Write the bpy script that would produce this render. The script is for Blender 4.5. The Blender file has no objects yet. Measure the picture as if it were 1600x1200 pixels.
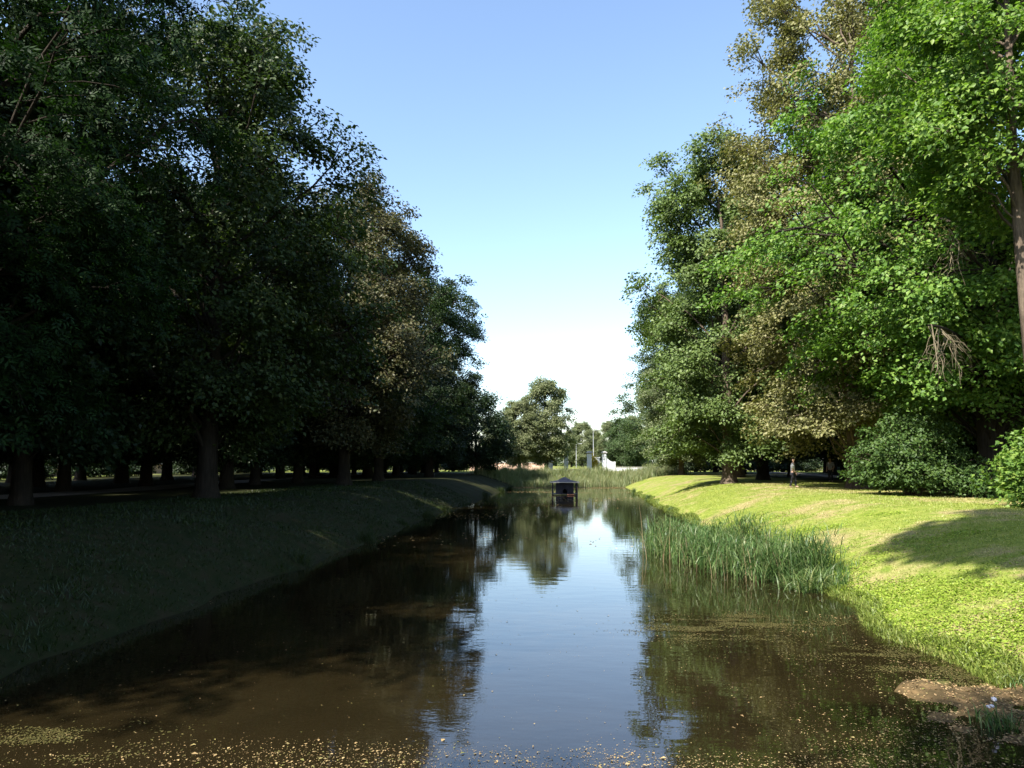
import bpy, bmesh, math, random
import numpy as np
from mathutils import Vector, Matrix

R = math.radians
# ------------------------------------------------------------------ camera, sky, sun, exposure
scene = bpy.context.scene
C = scene.collection
EYE = 3.0                                   # metres above the water
cam_d = bpy.data.cameras.new("camera"); cam = bpy.data.objects.new("camera", cam_d); C.objects.link(cam)
cam_d.sensor_width = 36.0; cam_d.lens = 27.0; cam_d.clip_end = 3000; cam_d.clip_start = 0.1
cam.location = (0, 0, EYE)
cam.rotation_euler = (R(90) + math.atan(122 / 1200), 0, math.atan(100 / 1200))
scene.camera = cam

SUN_EL = R(45)
LDX, LDY = 0.66, 0.75                       # light travels right and away over the canal
SUN_AZ = math.atan2(-LDX, -LDY)             # compass angle of the sun from +Y
world = bpy.data.worlds.new("World"); scene.world = world; world.use_nodes = True
wn = world.node_tree.nodes; wl = world.node_tree.links
bgn = wn["Background"]; sky = wn.new("ShaderNodeTexSky")
sky.sky_type = 'NISHITA'; sky.sun_disc = False; sky.sun_elevation = SUN_EL; sky.sun_rotation = SUN_AZ
sky.air_density = 1.0; sky.dust_density = 1.0; sky.ozone_density = 1.5
wl.new(sky.outputs[0], bgn.inputs[0]); bgn.inputs[1].default_value = 0.12
sun_d = bpy.data.lights.new("sun", 'SUN'); sun = bpy.data.objects.new("sun", sun_d); C.objects.link(sun)
sun_d.energy = 5.0; sun_d.angle = R(0.53); sun_d.color = (1.0, 0.95, 0.86)
sv = Vector((LDX * math.cos(SUN_EL), LDY * math.cos(SUN_EL), -math.sin(SUN_EL)))
sun.rotation_euler = sv.to_track_quat('-Z', 'Y').to_euler(); sun.location = (-30, -40, 50)
vs = scene.view_settings
vs.view_transform = 'Standard'; vs.look = 'None'; vs.gamma = 1.0; vs.exposure = 1.52; vs.use_curve_mapping = False
cy = scene.cycles
cy.max_bounces = 6; cy.diffuse_bounces = 3; cy.glossy_bounces = 3; cy.transmission_bounces = 3; cy.transparent_max_bounces = 4
cy.sample_clamp_indirect = 6.0; cy.caustics_reflective = False; cy.caustics_refractive = False

# ------------------------------------------------------------------ helpers
def tag(o, label=None, cat=None, group=None, kind=None):
    if label: o["label"] = label
    if cat: o["category"] = cat
    if group: o["group"] = group
    if kind: o["kind"] = kind
    return o

def empty(name, loc, rz=0.0, s=1.0):
    o = bpy.data.objects.new(name, None); C.objects.link(o)
    o.location = loc; o.rotation_euler = (0, 0, rz); o.scale = (s, s, s) if not isinstance(s, tuple) else s
    o.empty_display_size = 0.2
    return o

def link(name, me, parent=None):
    o = bpy.data.objects.new(name, me); C.objects.link(o)
    if parent: o.parent = parent
    return o

def mesh_np(name, V, F, mat=None, smooth=False, attrs=None):
    """V (n,3), F (m,k) all faces of k corners."""
    V = np.asarray(V, np.float32); F = np.asarray(F, np.int32)
    me = bpy.data.meshes.new(name)
    me.vertices.add(len(V)); me.vertices.foreach_set("co", V.ravel())
    m, k = F.shape
    me.loops.add(m * k); me.loops.foreach_set("vertex_index", F.ravel())
    me.polygons.add(m); me.polygons.foreach_set("loop_start", np.arange(0, m * k, k, dtype=np.int32))
    if smooth: me.polygons.foreach_set("use_smooth", np.ones(m, bool))
    for an, av in (attrs or {}).items():
        a = me.attributes.new(an, 'FLOAT', 'POINT'); a.data.foreach_set("value", np.asarray(av, np.float32))
    me.update(calc_edges=True)
    if mat: me.materials.append(mat)
    return me

def unit(a):
    return a / np.maximum(np.linalg.norm(a, axis=-1, keepdims=True), 1e-9)

class Tubes:
    """tapered tubes along polylines, collected into one quad mesh"""
    def __init__(self): self.V = []; self.F = []; self.n = 0
    def add(self, pts, rad, sides=7, lump=0.0, rng=None):
        pts = np.asarray(pts, float); rad = np.asarray(rad, float); k = len(pts)
        t = np.gradient(pts, axis=0); t = unit(t)
        ref = np.array([0.31, 0.95, 0.05]) if abs(t[0][2]) > 0.7 else np.array([0, 0, 1.0])
        u = unit(np.cross(t, ref)); w = np.cross(t, u)
        a = np.linspace(0, 2 * np.pi, sides, endpoint=False)
        ra = rad[:, None] * np.ones((1, sides))
        if lump and rng is not None: ra = ra * (1 + lump * rng.normal(size=(1, sides)) * np.linspace(1.3, 0.6, k)[:, None])
        ring = pts[:, None, :] + ra[:, :, None] * (np.cos(a)[None, :, None] * u[:, None, :] + np.sin(a)[None, :, None] * w[:, None, :])
        self.V.append(ring.reshape(-1, 3))
        i = np.arange(k - 1)[:, None] * sides; j = np.arange(sides)[None, :]; j2 = (j + 1) % sides
        f = np.stack([i + j, i + j2, i + sides + j2, i + sides + j], -1).reshape(-1, 4) + self.n
        self.F.append(f); self.n += k * sides
    def mesh(self, name, mat): return mesh_np(name, np.concatenate(self.V), np.concatenate(self.F), mat, True)

# ------------------------------------------------------------------ materials
def new_mat(name):
    m = bpy.data.materials.new(name); m.use_nodes = True
    nt = m.node_tree; nt.nodes.clear()
    out = nt.nodes.new("ShaderNodeOutputMaterial")
    return m, nt, out

def nd(nt, t, **kw):
    n = nt.nodes.new(t)
    for k, v in kw.items():
        if k.startswith("i_"):
            key = k[2:]; n.inputs[int(key) if key.isdigit() else key].default_value = v
        else: setattr(n, k, v)
    return n

def ramp(nt, fac, stops, interp='LINEAR'):
    r = nt.nodes.new("ShaderNodeValToRGB"); r.color_ramp.interpolation = interp
    el = r.color_ramp.elements
    while len(el) < len(stops): el.new(0.5)
    for e, (p, c) in zip(el, stops): e.position = p; e.color = (*c, 1) if len(c) == 3 else c
    nt.links.new(fac, r.inputs[0]); return r.outputs[0]

def mix(nt, fac, a, b, bt='MIX'):
    m = nt.nodes.new("ShaderNodeMix"); m.data_type = 'RGBA'; m.blend_type = bt
    for s, v in ((m.inputs[0], fac), (m.inputs[6], a), (m.inputs[7], b)):
        if hasattr(v, "is_output"): nt.links.new(v, s)
        else: s.default_value = v if not isinstance(v, tuple) or len(v) == 4 else (*v, 1)
    return m.outputs[2]

def noise(nt, scale, detail=4, rough=0.55, coord='Object', sc=(1, 1, 1), off=(0, 0, 0)):
    tc = nd(nt, "ShaderNodeTexCoord"); mp = nd(nt, "ShaderNodeMapping")
    mp.inputs[3].default_value = sc; mp.inputs[1].default_value = off
    nt.links.new(tc.outputs[coord], mp.inputs[0])
    n = nd(nt, "ShaderNodeTexNoise"); n.inputs["Scale"].default_value = scale
    n.inputs["Detail"].default_value = detail; n.inputs["Roughness"].default_value = rough
    nt.links.new(mp.outputs[0], n.inputs["Vector"]); return n.outputs[0]

def leaf_mat(name, cols, transl=0.35, tcol=None, rough=0.5, spec=0.25):
    """cols: 3-4 leaf colours; each leaf takes its own by island"""
    m, nt, out = new_mat(name)
    g = nd(nt, "ShaderNodeNewGeometry"); oi = nd(nt, "ShaderNodeObjectInfo")
    c = ramp(nt, g.outputs["Random Per Island"], [(i / (len(cols) - 1), x) for i, x in enumerate(cols)])
    hs = nd(nt, "ShaderNodeHueSaturation"); nt.links.new(c, hs.inputs["Color"])
    mr = nd(nt, "ShaderNodeMapRange"); nt.links.new(oi.outputs["Random"], mr.inputs[0])
    mr.inputs[3].default_value = 0.485; mr.inputs[4].default_value = 0.512; nt.links.new(mr.outputs[0], hs.inputs["Hue"])
    c = hs.outputs[0]
    p = nd(nt, "ShaderNodeBsdfPrincipled"); nt.links.new(c, p.inputs["Base Color"])
    p.inputs["Roughness"].default_value = rough; p.inputs["Specular IOR Level"].default_value = spec
    t = nd(nt, "ShaderNodeBsdfTranslucent")
    nt.links.new(mix(nt, 1.0, c, tcol or (1.0, 1.25, 0.45), 'MULTIPLY'), t.inputs[0])
    ms = nd(nt, "ShaderNodeMixShader"); ms.inputs[0].default_value = transl
    nt.links.new(p.outputs[0], ms.inputs[1]); nt.links.new(t.outputs[0], ms.inputs[2])
    nt.links.new(ms.outputs[0], out.inputs[0]); return m

def plain(name, col, rough=0.7, var=0.15, scale=3.0, bump=0.0, col2=None, spec=0.3, sc=(1, 1, 1)):
    m, nt, out = new_mat(name)
    n = noise(nt, scale, 6, 0.6, sc=sc)
    lo = tuple(x * (1 - var) for x in col) if col2 is None else col2
    c = ramp(nt, n, [(0.3, lo), (0.7, tuple(min(1, x * (1 + var)) for x in col))])
    p = nd(nt, "ShaderNodeBsdfPrincipled"); nt.links.new(c, p.inputs["Base Color"])
    p.inputs["Roughness"].default_value = rough; p.inputs["Specular IOR Level"].default_value = spec
    if bump:
        b = nd(nt, "ShaderNodeBump"); b.inputs["Strength"].default_value = bump; b.inputs["Distance"].default_value = 0.05
        nt.links.new(n, b.inputs["Height"]); nt.links.new(b.outputs[0], p.inputs["Normal"])
    nt.links.new(p.outputs[0], out.inputs[0]); return m

def bark_mat(name, c1, c2):
    m, nt, out = new_mat(name)
    n1 = noise(nt, 5.0, 8, 0.65, sc=(2.6, 2.6, 0.35)); n2 = noise(nt, 1.2, 4)
    v = mix(nt, 0.35, n1, n2)
    c = ramp(nt, v, [(0.32, c1), (0.62, c2)])
    p = nd(nt, "ShaderNodeBsdfPrincipled"); nt.links.new(c, p.inputs["Base Color"]); p.inputs["Roughness"].default_value = 0.9
    p.inputs["Specular IOR Level"].default_value = 0.1
    b = nd(nt, "ShaderNodeBump"); b.inputs["Strength"].default_value = 0.9; b.inputs["Distance"].default_value = 0.06
    nt.links.new(n1, b.inputs["Height"]); nt.links.new(b.outputs[0], p.inputs["Normal"])
    nt.links.new(p.outputs[0], out.inputs[0]); return m

BARK = bark_mat("bark", (0.035, 0.027, 0.02), (0.15, 0.115, 0.085))
BARK_D = bark_mat("bark_dark", (0.012, 0.010, 0.008), (0.042, 0.034, 0.026))
DEAD = bark_mat("dead_wood", (0.08, 0.066, 0.042), (0.21, 0.175, 0.115))
LEAF = {
    "ash":    leaf_mat("leaf_ash", [(0.007, 0.018, 0.005), (0.011, 0.029, 0.007), (0.018, 0.045, 0.009)], 0.25, rough=0.6, spec=0.12),  # ash leaf colour lowered further to carry the shade of its bank
    "maple":  leaf_mat("leaf_maple_bright", [(0.055, 0.112, 0.020), (0.095, 0.177, 0.029), (0.146, 0.238, 0.044), (0.183, 0.256, 0.049)], 0.38, rough=0.5, spec=0.3),
    "olive":  leaf_mat("leaf_lime_olive", [(0.098, 0.104, 0.039), (0.163, 0.169, 0.065), (0.240, 0.237, 0.101), (0.130, 0.156, 0.047)], 0.28, (1.0, 1.05, 0.5)),
    "mid":    leaf_mat("leaf_mid_green", [(0.065, 0.101, 0.031), (0.101, 0.153, 0.044), (0.150, 0.202, 0.065)], 0.32, (1.0, 1.15, 0.45)),
    "dark":   leaf_mat("leaf_green_shaded", [(0.014, 0.027, 0.010), (0.021, 0.040, 0.014), (0.034, 0.056, 0.020)], 0.25),  # green darkened so the shade on the trees is in the colour
    "grey":   leaf_mat("leaf_grey_green", [(0.091, 0.112, 0.053), (0.140, 0.165, 0.077), (0.196, 0.210, 0.105)], 0.3),
    "brown":  leaf_mat("leaf_browning", [(0.06, 0.056, 0.026), (0.10, 0.088, 0.04), (0.05, 0.066, 0.024)], 0.28, (1.0, 1.0, 0.55)),
    "shade":  leaf_mat("leaf_shade_darkened", [(0.021, 0.037, 0.011), (0.033, 0.058, 0.016), (0.053, 0.080, 0.022)], 0.3),  # leaf colour darkened to put the bank's shade into the crowns
    "green":  leaf_mat("leaf_green_lit", [(0.035, 0.062, 0.022), (0.055, 0.09, 0.03), (0.085, 0.12, 0.042)], 0.3),  # lighter copy of the dark green leaf, toned for sunlit trees
    "shrub":  leaf_mat("leaf_shrub", [(0.028, 0.062, 0.016), (0.045, 0.092, 0.022), (0.075, 0.13, 0.03), (0.05, 0.10, 0.03)], 0.3, rough=0.5, spec=0.25),
}

# ------------------------------------------------------------------ leaves
def tpl_kite():
    v = [(0, 0, 0), (0.42, 0.34, 0.08), (1, 0, -0.12), (0.42, -0.34, 0.08)]
    return np.array(v), np.array([(0, 2, 1), (0, 3, 2)])
def tpl_lobed():
    v = [(0, 0, 0), (0.40, 0.48, 0.05), (0.55, 0.20, 0.03), (1.0, 0.0, -0.12), (0.55, -0.20, 0.03), (0.40, -0.48, 0.05)]
    return np.array(v), np.array([(0, 2, 1), (0, 3, 2), (0, 4, 3), (0, 5, 4)])
def tpl_ash():
    V = []; F = []
    def leaflet(p, ang, L):
        d = np.array([math.cos(ang), math.sin(ang), -0.12]); s = np.array([-math.sin(ang), math.cos(ang), 0]); p = np.array(p)
        b = len(V); V.extend([p, p + d * L * .45 + s * L * .17, p + d * L, p + d * L * .45 - s * L * .17]); F.extend([(b, b + 2, b + 1), (b, b + 3, b + 2)])
    for x in (0.22, 0.55):
        leaflet((x, 0, 0), 0.9, 0.48); leaflet((x, 0, 0), -0.9, 0.48)
    leaflet((0.75, 0, -0.02), 0, 0.48)
    return np.array(V), np.array(F)
TPL = {"kite": tpl_kite(), "lobed": tpl_lobed(), "ash": tpl_ash()}

def leaves(name, P, D, N, L, tpl, mat):
    tv, tf = TPL[tpl]
    S = np.cross(N, D)
    V = P[:, None, :] + L[:, None, None] * (tv[None, :, 0, None] * D[:, None, :] + tv[None, :, 1, None] * S[:, None, :] + tv[None, :, 2, None] * N[:, None, :])
    F = tf[None] + (np.arange(len(P)) * len(tv))[:, None, None]
    return mesh_np(name, V.reshape(-1, 3), F.reshape(-1, 3), mat)

def clump_leaves(rng, Cn, O, rad, per, lsize, flat=0.5, up=0.8):
    """leaf positions/orientations round clump centres Cn with outward directions O"""
    n = len(Cn); idx = np.repeat(np.arange(n), per)
    q = unit(rng.normal(size=(n * per, 3))) * (rng.random((n * per, 1)) ** 0.45)
    o = O[idx]; r = rad[idx][:, None]
    off = q * r; off[:, 2] *= flat
    off[:, 2] -= 0.35 * (np.sum(off[:, :2] * o[:, :2], 1))          # sprays dip outwards
    P = Cn[idx] + off
    N = unit(np.array([0, 0, up]) + 0.45 * o + 0.55 * rng.normal(size=P.shape))
    D = rng.normal(size=P.shape) * 0.8 + 0.7 * o + 0.6 * q; D[:, 2] -= 0.45
    D = unit(D - N * np.sum(D * N, 1, keepdims=True))
    L = lsize * (0.65 + 0.6 * rng.random(len(P)))
    return P, D, N, L

def bez(a, b, c, k):
    t = np.linspace(0, 1, k)[:, None]
    return (1 - t) ** 2 * a + 2 * t * (1 - t) * b + t * t * c

def grow(seed, H, Rad, z0, tr, limbs=38, subs=6, per=100, lsize=0.2, tpl="kite", leaf="mid", bark=None, crad=(0.7, 1.25),
         prof=(0.12, 0.83, 0.65), lump=0.22, lean=(0, 0), gap=0.0, trunk_top=0.82, droop=0.35, lobes=None, flat=0.5):
    """grow a tree at the origin; returns (trunk mesh, crown mesh)"""
    rng = np.random.default_rng(seed); T = Tubes()
    ph = rng.random(6) * 6.28
    def env(az, t):
        base = math.sin(math.pi * min(1, max(0.0, prof[0] + t * prof[1]))) ** prof[2]
        w = math.sin(2 * az + ph[0] + 5 * t) + math.sin(3 * az + ph[1] - 9 * t) + 0.8 * math.sin(5 * az + ph[2] + 13 * t) + 0.6 * math.sin(17 * t + ph[3])
        return Rad * base * (1 + lump * w * 0.5)
    # trunk
    k = 12; tt = np.linspace(0, 1, k); th = H * trunk_top
    wob = np.cumsum(rng.normal(size=(k, 2)) * 0.012 * H / 2.5, axis=0); wob -= wob[0]; wob *= tt[:, None]
    tp = np.stack([lean[0] * tt + wob[:, 0], lean[1] * tt + wob[:, 1], th * tt - 0.25], 1)
    rr = tr * (1 - 0.86 * tt) ; rr[0] *= 1.55; tp = np.insert(tp, 1, tp[0] * .94 + tp[1] * .06, 0); rr = np.insert(rr, 1, tr * 1.08)
    tp[1] = (tp[0][0], tp[0][1], 0.45)
    T.add(tp, rr, 11, 0.06, rng)
    def at_z(z):
        return np.array([np.interp(z, tp[:, 2], tp[:, 0]), np.interp(z, tp[:, 2], tp[:, 1]), z])
    Cn = []; O = []
    for i in range(limbs):
        te = (i + 0.5) / limbs; te = te + rng.normal() * 0.02
        te = min(0.99, max(0.0, te)); az = i * 2.39996 + rng.normal() * 0.25
        e = env(az, te) * rng.uniform(0.74, 1.02)
        ze = z0 + (H - z0) * te
        zs = min(th * 0.97, max(z0 * 0.62, ze - (0.55 + 0.35 * te) * e - 0.6))
        a = at_z(zs); out = np.array([math.cos(az), math.sin(az), 0])
        ax = at_z(min(ze, th)); c = np.array([ax[0], ax[1], ze]) + out * e
        b = a * 0.45 + c * 0.55 + np.array([0, 0, 0.14 * e + (droop * e if te < 0.25 else 0)])
        pl = bez(a, b, c, 8); pl[1:-1] += rng.normal(size=(6, 3)) * 0.03 * e
        r0 = max(0.03, min(tr * 0.3, 0.011 * e + 0.02)); T.add(pl, np.linspace(r0, 0.014, 8), 5)
        Cn.append(c); O.append(out)
        for j in range(subs):
            u = rng.uniform(0.38, 0.97); p = pl[min(7, int(u * 7))]
            d = unit(out * rng.uniform(0.2, 0.9) + np.array([-out[1], out[0], 0]) * rng.normal() * 0.95 + np.array([0, 0, rng.normal() * 0.45 + 0.15]))
            Ls = e * rng.uniform(0.14, 0.36) + 0.4
            q = p + d * Ls + np.array([0, 0, -0.12 * Ls]); s = bez(p, p + d * Ls * 0.6 + np.array([0, 0, 0.1 * Ls]), q, 4)
            T.add(s, np.linspace(r0 * 0.4, 0.009, 4), 4)
            for w in (0.5, 0.8, 1.05):
                if rng.random() < gap: continue
                Cn.append(p + (q - p) * w + rng.normal(size=3) * 0.25); O.append(out)
    Cn = np.array(Cn); O = np.array(O)
    if lobes is not None:
        keep = lobes(Cn); Cn = Cn[keep]; O = O[keep]
    rad = rng.uniform(crad[0], crad[1], len(Cn))
    P, D, N, L = clump_leaves(rng, Cn, O, rad, per, lsize, flat)
    ok = P[:, 2] > 0.5; P, D, N, L = P[ok], D[ok], N[ok], L[ok]
    return T.mesh("trunk", bark or BARK), leaves("crown", P, D, N, L, tpl, LEAF[leaf])

def plant_tree(name, pair, loc, rz=0.0, s=1.0, label=None, cat="tree", group=None, leaf=None):
    e = empty(name, loc, rz, s)
    link("trunk", pair[0], e); cr = link("crown", pair[1], e)
    if leaf: cr.material_slots[0].link = 'OBJECT'; cr.material_slots[0].material = LEAF[leaf]
    tag(e, label, cat, group); return e

# ------------------------------------------------------------------ terrain
XL, XR, YN, YF = -8.0, 5.65, 5.6, 101.0      # waterlines of the canal
def vnoise(x, y, s, seed=0):
    r = np.random.default_rng(seed); z = 0
    for _ in range(5):
        a = r.random() * 6.28; f = s * r.uniform(0.6, 1.6); z = z + np.sin((x * math.cos(a) + y * math.sin(a)) * f + r.random() * 6.28)
    return z / 5
def shore(x, y):
    """distance outside (+) or inside (-) the canal edge"""
    x = np.asarray(x, float); y = np.asarray(y, float)
    xl = XL + 0.25 * vnoise(x * 0, y, 0.25, 3) + 0.35 * vnoise(x, y, 1.6, 5); xr = XR + 0.14 * vnoise(x * 0, y, 0.35, 4) + 0.42 * vnoise(x, y, 1.3, 6)
    cx = (xl + xr) / 2; hx = (xr - xl) / 2; cyy = (YN + YF) / 2; hy = (YF - YN) / 2
    rc = np.where(x > cx, 4.6, 2.5) * np.where(y < 30, 1, 0.6)
    qx = np.abs(x - cx) - hx + rc; qy = np.abs(y - cyy) - hy + rc
    return np.hypot(np.maximum(qx, 0), np.maximum(qy, 0)) + np.minimum(np.maximum(qx, qy), 0) - rc
def height(x, y):
    x = np.asarray(x, float); y = np.asarray(y, float); d = shore(x, y)
    w = np.where(x > -1, 6.4, 4.6)
    w = np.where((y < 8), 4.2, w)
    t = np.clip(d / w, 0, 1)
    z = 1.5 * (1 - (1 - t) ** 1.75)
    z = np.where(d < 0, np.maximum(-1.0, d * 0.35), z)
    far = np.clip((d - 6) / 60, 0, 1)
    z = z + np.where(d > 0, np.clip(d / 3, 0, 1) * 0.05 * vnoise(x, y, 0.5, 1) + np.clip(d / 8, 0, 1) * 0.06 * vnoise(x, y, 0.16, 2), 0)
    rf = np.hypot((x - 5.5) / 1.5, (y - 9.8) / 1.5)                     # muddy shelf in the near corner
    flat = 0.05 * (0.62 - rf) + 0.075 * vnoise(x, y, 2.3, 21) + 0.06 * vnoise(x, y, 5.5, 23) + 0.03 * vnoise(x, y, 13.0, 24)
    z = np.where(rf < 1.15, np.where(d < 0.25, np.maximum(z, flat), z * np.clip(0.25 + 0.75 * (rf - 0.2), 0, 1)), z)
    return z
def H1(x, y): return float(height(np.array([x]), np.array([y]))[0])

def axis_lines(a, b, step, lo, hi):
    core = np.arange(a, b + 1e-6, step); up = [b]; s = step
    while up[-1] < hi: s *= 1.35; up.append(min(hi, up[-1] + s))
    dn = [a]; s = step
    while dn[-1] > lo: s *= 1.35; dn.append(max(lo, dn[-1] - s))
    return np.concatenate([np.array(dn[1:])[::-1], core, np.array(up[1:])])
gx = axis_lines(-16, 18, 0.3, -900, 900); gy = axis_lines(3, 104, 0.5, -300, 1600)
gx = np.unique(np.round(np.concatenate([gx, np.arange(3.4, 7.6, 0.1)]), 3)); gy = np.unique(np.round(np.concatenate([gy, np.arange(7.4, 12.6, 0.1)]), 3))
GX, GY = np.meshgrid(gx, gy); gxf, gyf = GX.ravel(), GY.ravel()
gz = height(gxf, gyf); gd = shore(gxf, gyf)
nx, ny = len(gx), len(gy)
ii = (np.arange(ny - 1)[:, None] * nx + np.arange(nx - 1)[None, :]).ravel()
GF = np.stack([ii, ii + 1, ii + nx + 1, ii + nx], 1)
corner = np.clip(3.4 - 2.4 * np.hypot((gxf - 5.4) / 1.5, (gyf - 9.8) / 1.5) + 0.5 * vnoise(gxf, gyf, 2.5, 22), 0, 1)
mud = np.clip(np.maximum(0.6 * (gd < 0.06) * (gxf > -2), corner), 0, 1)
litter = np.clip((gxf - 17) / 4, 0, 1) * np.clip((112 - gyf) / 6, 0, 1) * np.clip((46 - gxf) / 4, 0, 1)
litter = np.maximum(litter, np.clip((-5.0 - gxf) / 2.0, 0, 1) * np.clip((gxf + 52) / 6, 0, 1) * np.clip((115 - gyf) / 6, 0, 1))  # shaded bank masked down to the waterline, its shade put into the ground colour

def ground_mat():
    m, nt, out = new_mat("park_ground")
    at_m = nd(nt, "ShaderNodeAttribute", attribute_name="mud"); at_l = nd(nt, "ShaderNodeAttribute", attribute_name="litter")
    big = noise(nt, 0.32, 4, 0.6, off=(3, 1, 0)); med = noise(nt, 2.2, 5, 0.65); fine = noise(nt, 26, 3, 0.7)
    g = ramp(nt, med, [(0.3, (0.11, 0.155, 0.025)), (0.5, (0.18, 0.22, 0.036)), (0.72, (0.26, 0.27, 0.065))])
    dry = ramp(nt, fine, [(0.3, (0.20, 0.165, 0.07)), (0.7, (0.33, 0.27, 0.13))])
    k = mix(nt, 0.35, big, med)
    g = mix(nt, ramp(nt, k, [(0.49, (0, 0, 0)), (0.6, (0.9, 0.9, 0.9))]), g, dry)
    g = mix(nt, 0.55, g, ramp(nt, fine, [(0.3, (0.35, 0.35, 0.35)), (0.7, (1.25, 1.25, 1.25))]), 'MULTIPLY')
    lit = ramp(nt, med, [(0.3, (0.011, 0.018, 0.004)), (0.5, (0.019, 0.022, 0.006)), (0.7, (0.032, 0.025, 0.012))])  # soil and litter tone, darkened further to stand in for tree shade
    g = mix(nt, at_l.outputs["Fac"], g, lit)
    mudc = ramp(nt, noise(nt, 3.5, 6, 0.65), [(0.33, (0.035, 0.028, 0.013)), (0.5, (0.085, 0.06, 0.028)), (0.7, (0.20, 0.13, 0.06))])
    g = mix(nt, at_m.outputs["Fac"], g, mudc)
    p = nd(nt, "ShaderNodeBsdfPrincipled"); nt.links.new(g, p.inputs["Base Color"]); p.inputs["Roughness"].default_value = 0.95
    p.inputs["Specular IOR Level"].default_value = 0.1
    b = nd(nt, "ShaderNodeBump"); b.inputs["Strength"].default_value = 0.8; b.inputs["Distance"].default_value = 0.04
    nt.links.new(mix(nt, 0.5, fine, med), b.inputs["Height"]); nt.links.new(b.outputs[0], p.inputs["Normal"])
    nt.links.new(p.outputs[0], out.inputs[0]); return m
tag(link("ground", mesh_np("ground", np.stack([gxf, gyf, gz], 1), GF, ground_mat(), True, {"mud": mud, "litter": litter})), kind="structure")

# ------------------------------------------------------------------ water
def water_mat():
    m, nt, out = new_mat("canal_water")
    silt = ramp(nt, noise(nt, 0.5, 5, 0.6), [(0.3, (0.0105, 0.0078, 0.0033)), (0.7, (0.017, 0.0125, 0.0053))])
    p = nd(nt, "ShaderNodeBsdfPrincipled"); nt.links.new(silt, p.inputs["Base Color"])
    p.inputs["Roughness"].default_value = 0.015; p.inputs["IOR"].default_value = 1.6
    n1 = noise(nt, 1.1, 3, 0.5, sc=(1, 2.2, 1)); n2 = noise(nt, 7.0, 2, 0.5, sc=(1, 1.8, 1)); patch = noise(nt, 0.09, 2, 0.5, off=(4, 7, 0))
    hh = nd(nt, "ShaderNodeMath", operation='MULTIPLY'); nt.links.new(n2, hh.inputs[0])
    nt.links.new(ramp(nt, patch, [(0.42, (0.0, 0.0, 0.0)), (0.62, (0.35, 0.35, 0.35))]), hh.inputs[1])
    ad = nd(nt, "ShaderNodeMath", operation='ADD'); nt.links.new(n1, ad.inputs[0]); nt.links.new(hh.outputs[0], ad.inputs[1])
    b = nd(nt, "ShaderNodeBump"); b.inputs["Strength"].default_value = 0.22; b.inputs["Distance"].default_value = 0.012
    nt.links.new(ad.outputs[0], b.inputs["Height"]); nt.links.new(b.outputs[0], p.inputs["Normal"])
    nt.links.new(p.outputs[0], out.inputs[0]); return m
tag(link("water", mesh_np("water", [(-9.5, 1.5, 0), (7.5, 1.5, 0), (7.5, 104, 0), (-9.5, 104, 0)], [(0, 1, 2, 3)], water_mat())), kind="structure")

# gravel paths behind both tree rows
PATH = plain("gravel", (0.2, 0.17, 0.135), 0.95, 0.25, 6.0, 0.3)
def strip(name, xc, w, y0, y1, wig, seed):
    ys = np.arange(y0, y1, 1.0); V = []
    for y in ys:
        c = xc + wig * math.sin(y * 0.05 + seed)
        for u in (-1, -0.33, 0.33, 1): V.append((c + u * w, y, H1(c + u * w, y) + 0.03))
    n = len(ys); F = [(i * 4 + j, i * 4 + j + 1, i * 4 + j + 5, i * 4 + j + 4) for i in range(n - 1) for j in range(3)]
    tag(link(name, mesh_np(name, V, F, PATH, True)), kind="structure")
strip("path", -25.5, 1.5, -6, 118, 0.6, 0.4)
strip("path", 27.5, 1.6, 8, 118, 0.6, 2.0)

# ------------------------------------------------------------------ trees: the kinds
K = {}
K["ash"] = grow(11, 22, 6.6, 3.0, 0.42, 44, 8, 34, 0.38, "ash", "ash", BARK_D, lump=0.2)
K["maple"] = grow(21, 24, 9.6, 3.2, 0.62, 58, 9, 104, 0.205, "kite", "maple", BARK_D, lump=0.2, gap=0.05, crad=(0.7, 1.3))
K["lime"] = grow(31, 34, 8.2, 2.0, 0.6, 72, 9, 80, 0.21, "kite", "olive", BARK, lump=0.24, gap=0.06, prof=(0.2, 0.72, 0.4))
K["mid"] = grow(41, 26, 6.6, 1.8, 0.5, 52, 8, 90, 0.235, "kite", "mid", BARK, lump=0.26, gap=0.08)
K["dark"] = grow(51, 24, 6.6, 1.6, 0.5, 50, 7, 95, 0.22, "kite", "dark", BARK_D, lump=0.24)
K["grey"] = grow(61, 14, 5.2, 1.8, 0.35, 38, 6, 90, 0.2, "kite", "grey", BARK, lump=0.18)
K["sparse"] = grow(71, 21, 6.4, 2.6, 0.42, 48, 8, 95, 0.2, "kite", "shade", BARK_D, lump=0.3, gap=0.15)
K["brown"] = grow(81, 20, 6.0, 2.6, 0.4, 46, 8, 85, 0.2, "kite", "brown", BARK_D, lump=0.28, gap=0.2)
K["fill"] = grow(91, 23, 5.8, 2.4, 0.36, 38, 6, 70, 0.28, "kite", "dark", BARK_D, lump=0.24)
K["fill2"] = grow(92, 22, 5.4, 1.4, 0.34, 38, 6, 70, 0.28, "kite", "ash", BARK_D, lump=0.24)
K["far"] = grow(101, 15, 4.6, 1.8, 0.38, 34, 6, 75, 0.27, "kite", "grey", BARK_D, lump=0.2)
K["small"] = grow(111, 9, 3.6, 0.7, 0.2, 26, 5, 80, 0.22, "kite", "dark", BARK_D, lump=0.2)
K["stem"] = grow(141, 25, 5.0, 11.5, 0.42, 32, 6, 85, 0.205, "kite", "maple", BARK, lump=0.22)
K["high"] = grow(121, 29.5, 4.0, 22.0, 0.34, 30, 6, 50, 0.46, "kite", "dark", BARK_D, lump=0.2, lean=(-3.2, 7.6))

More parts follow.
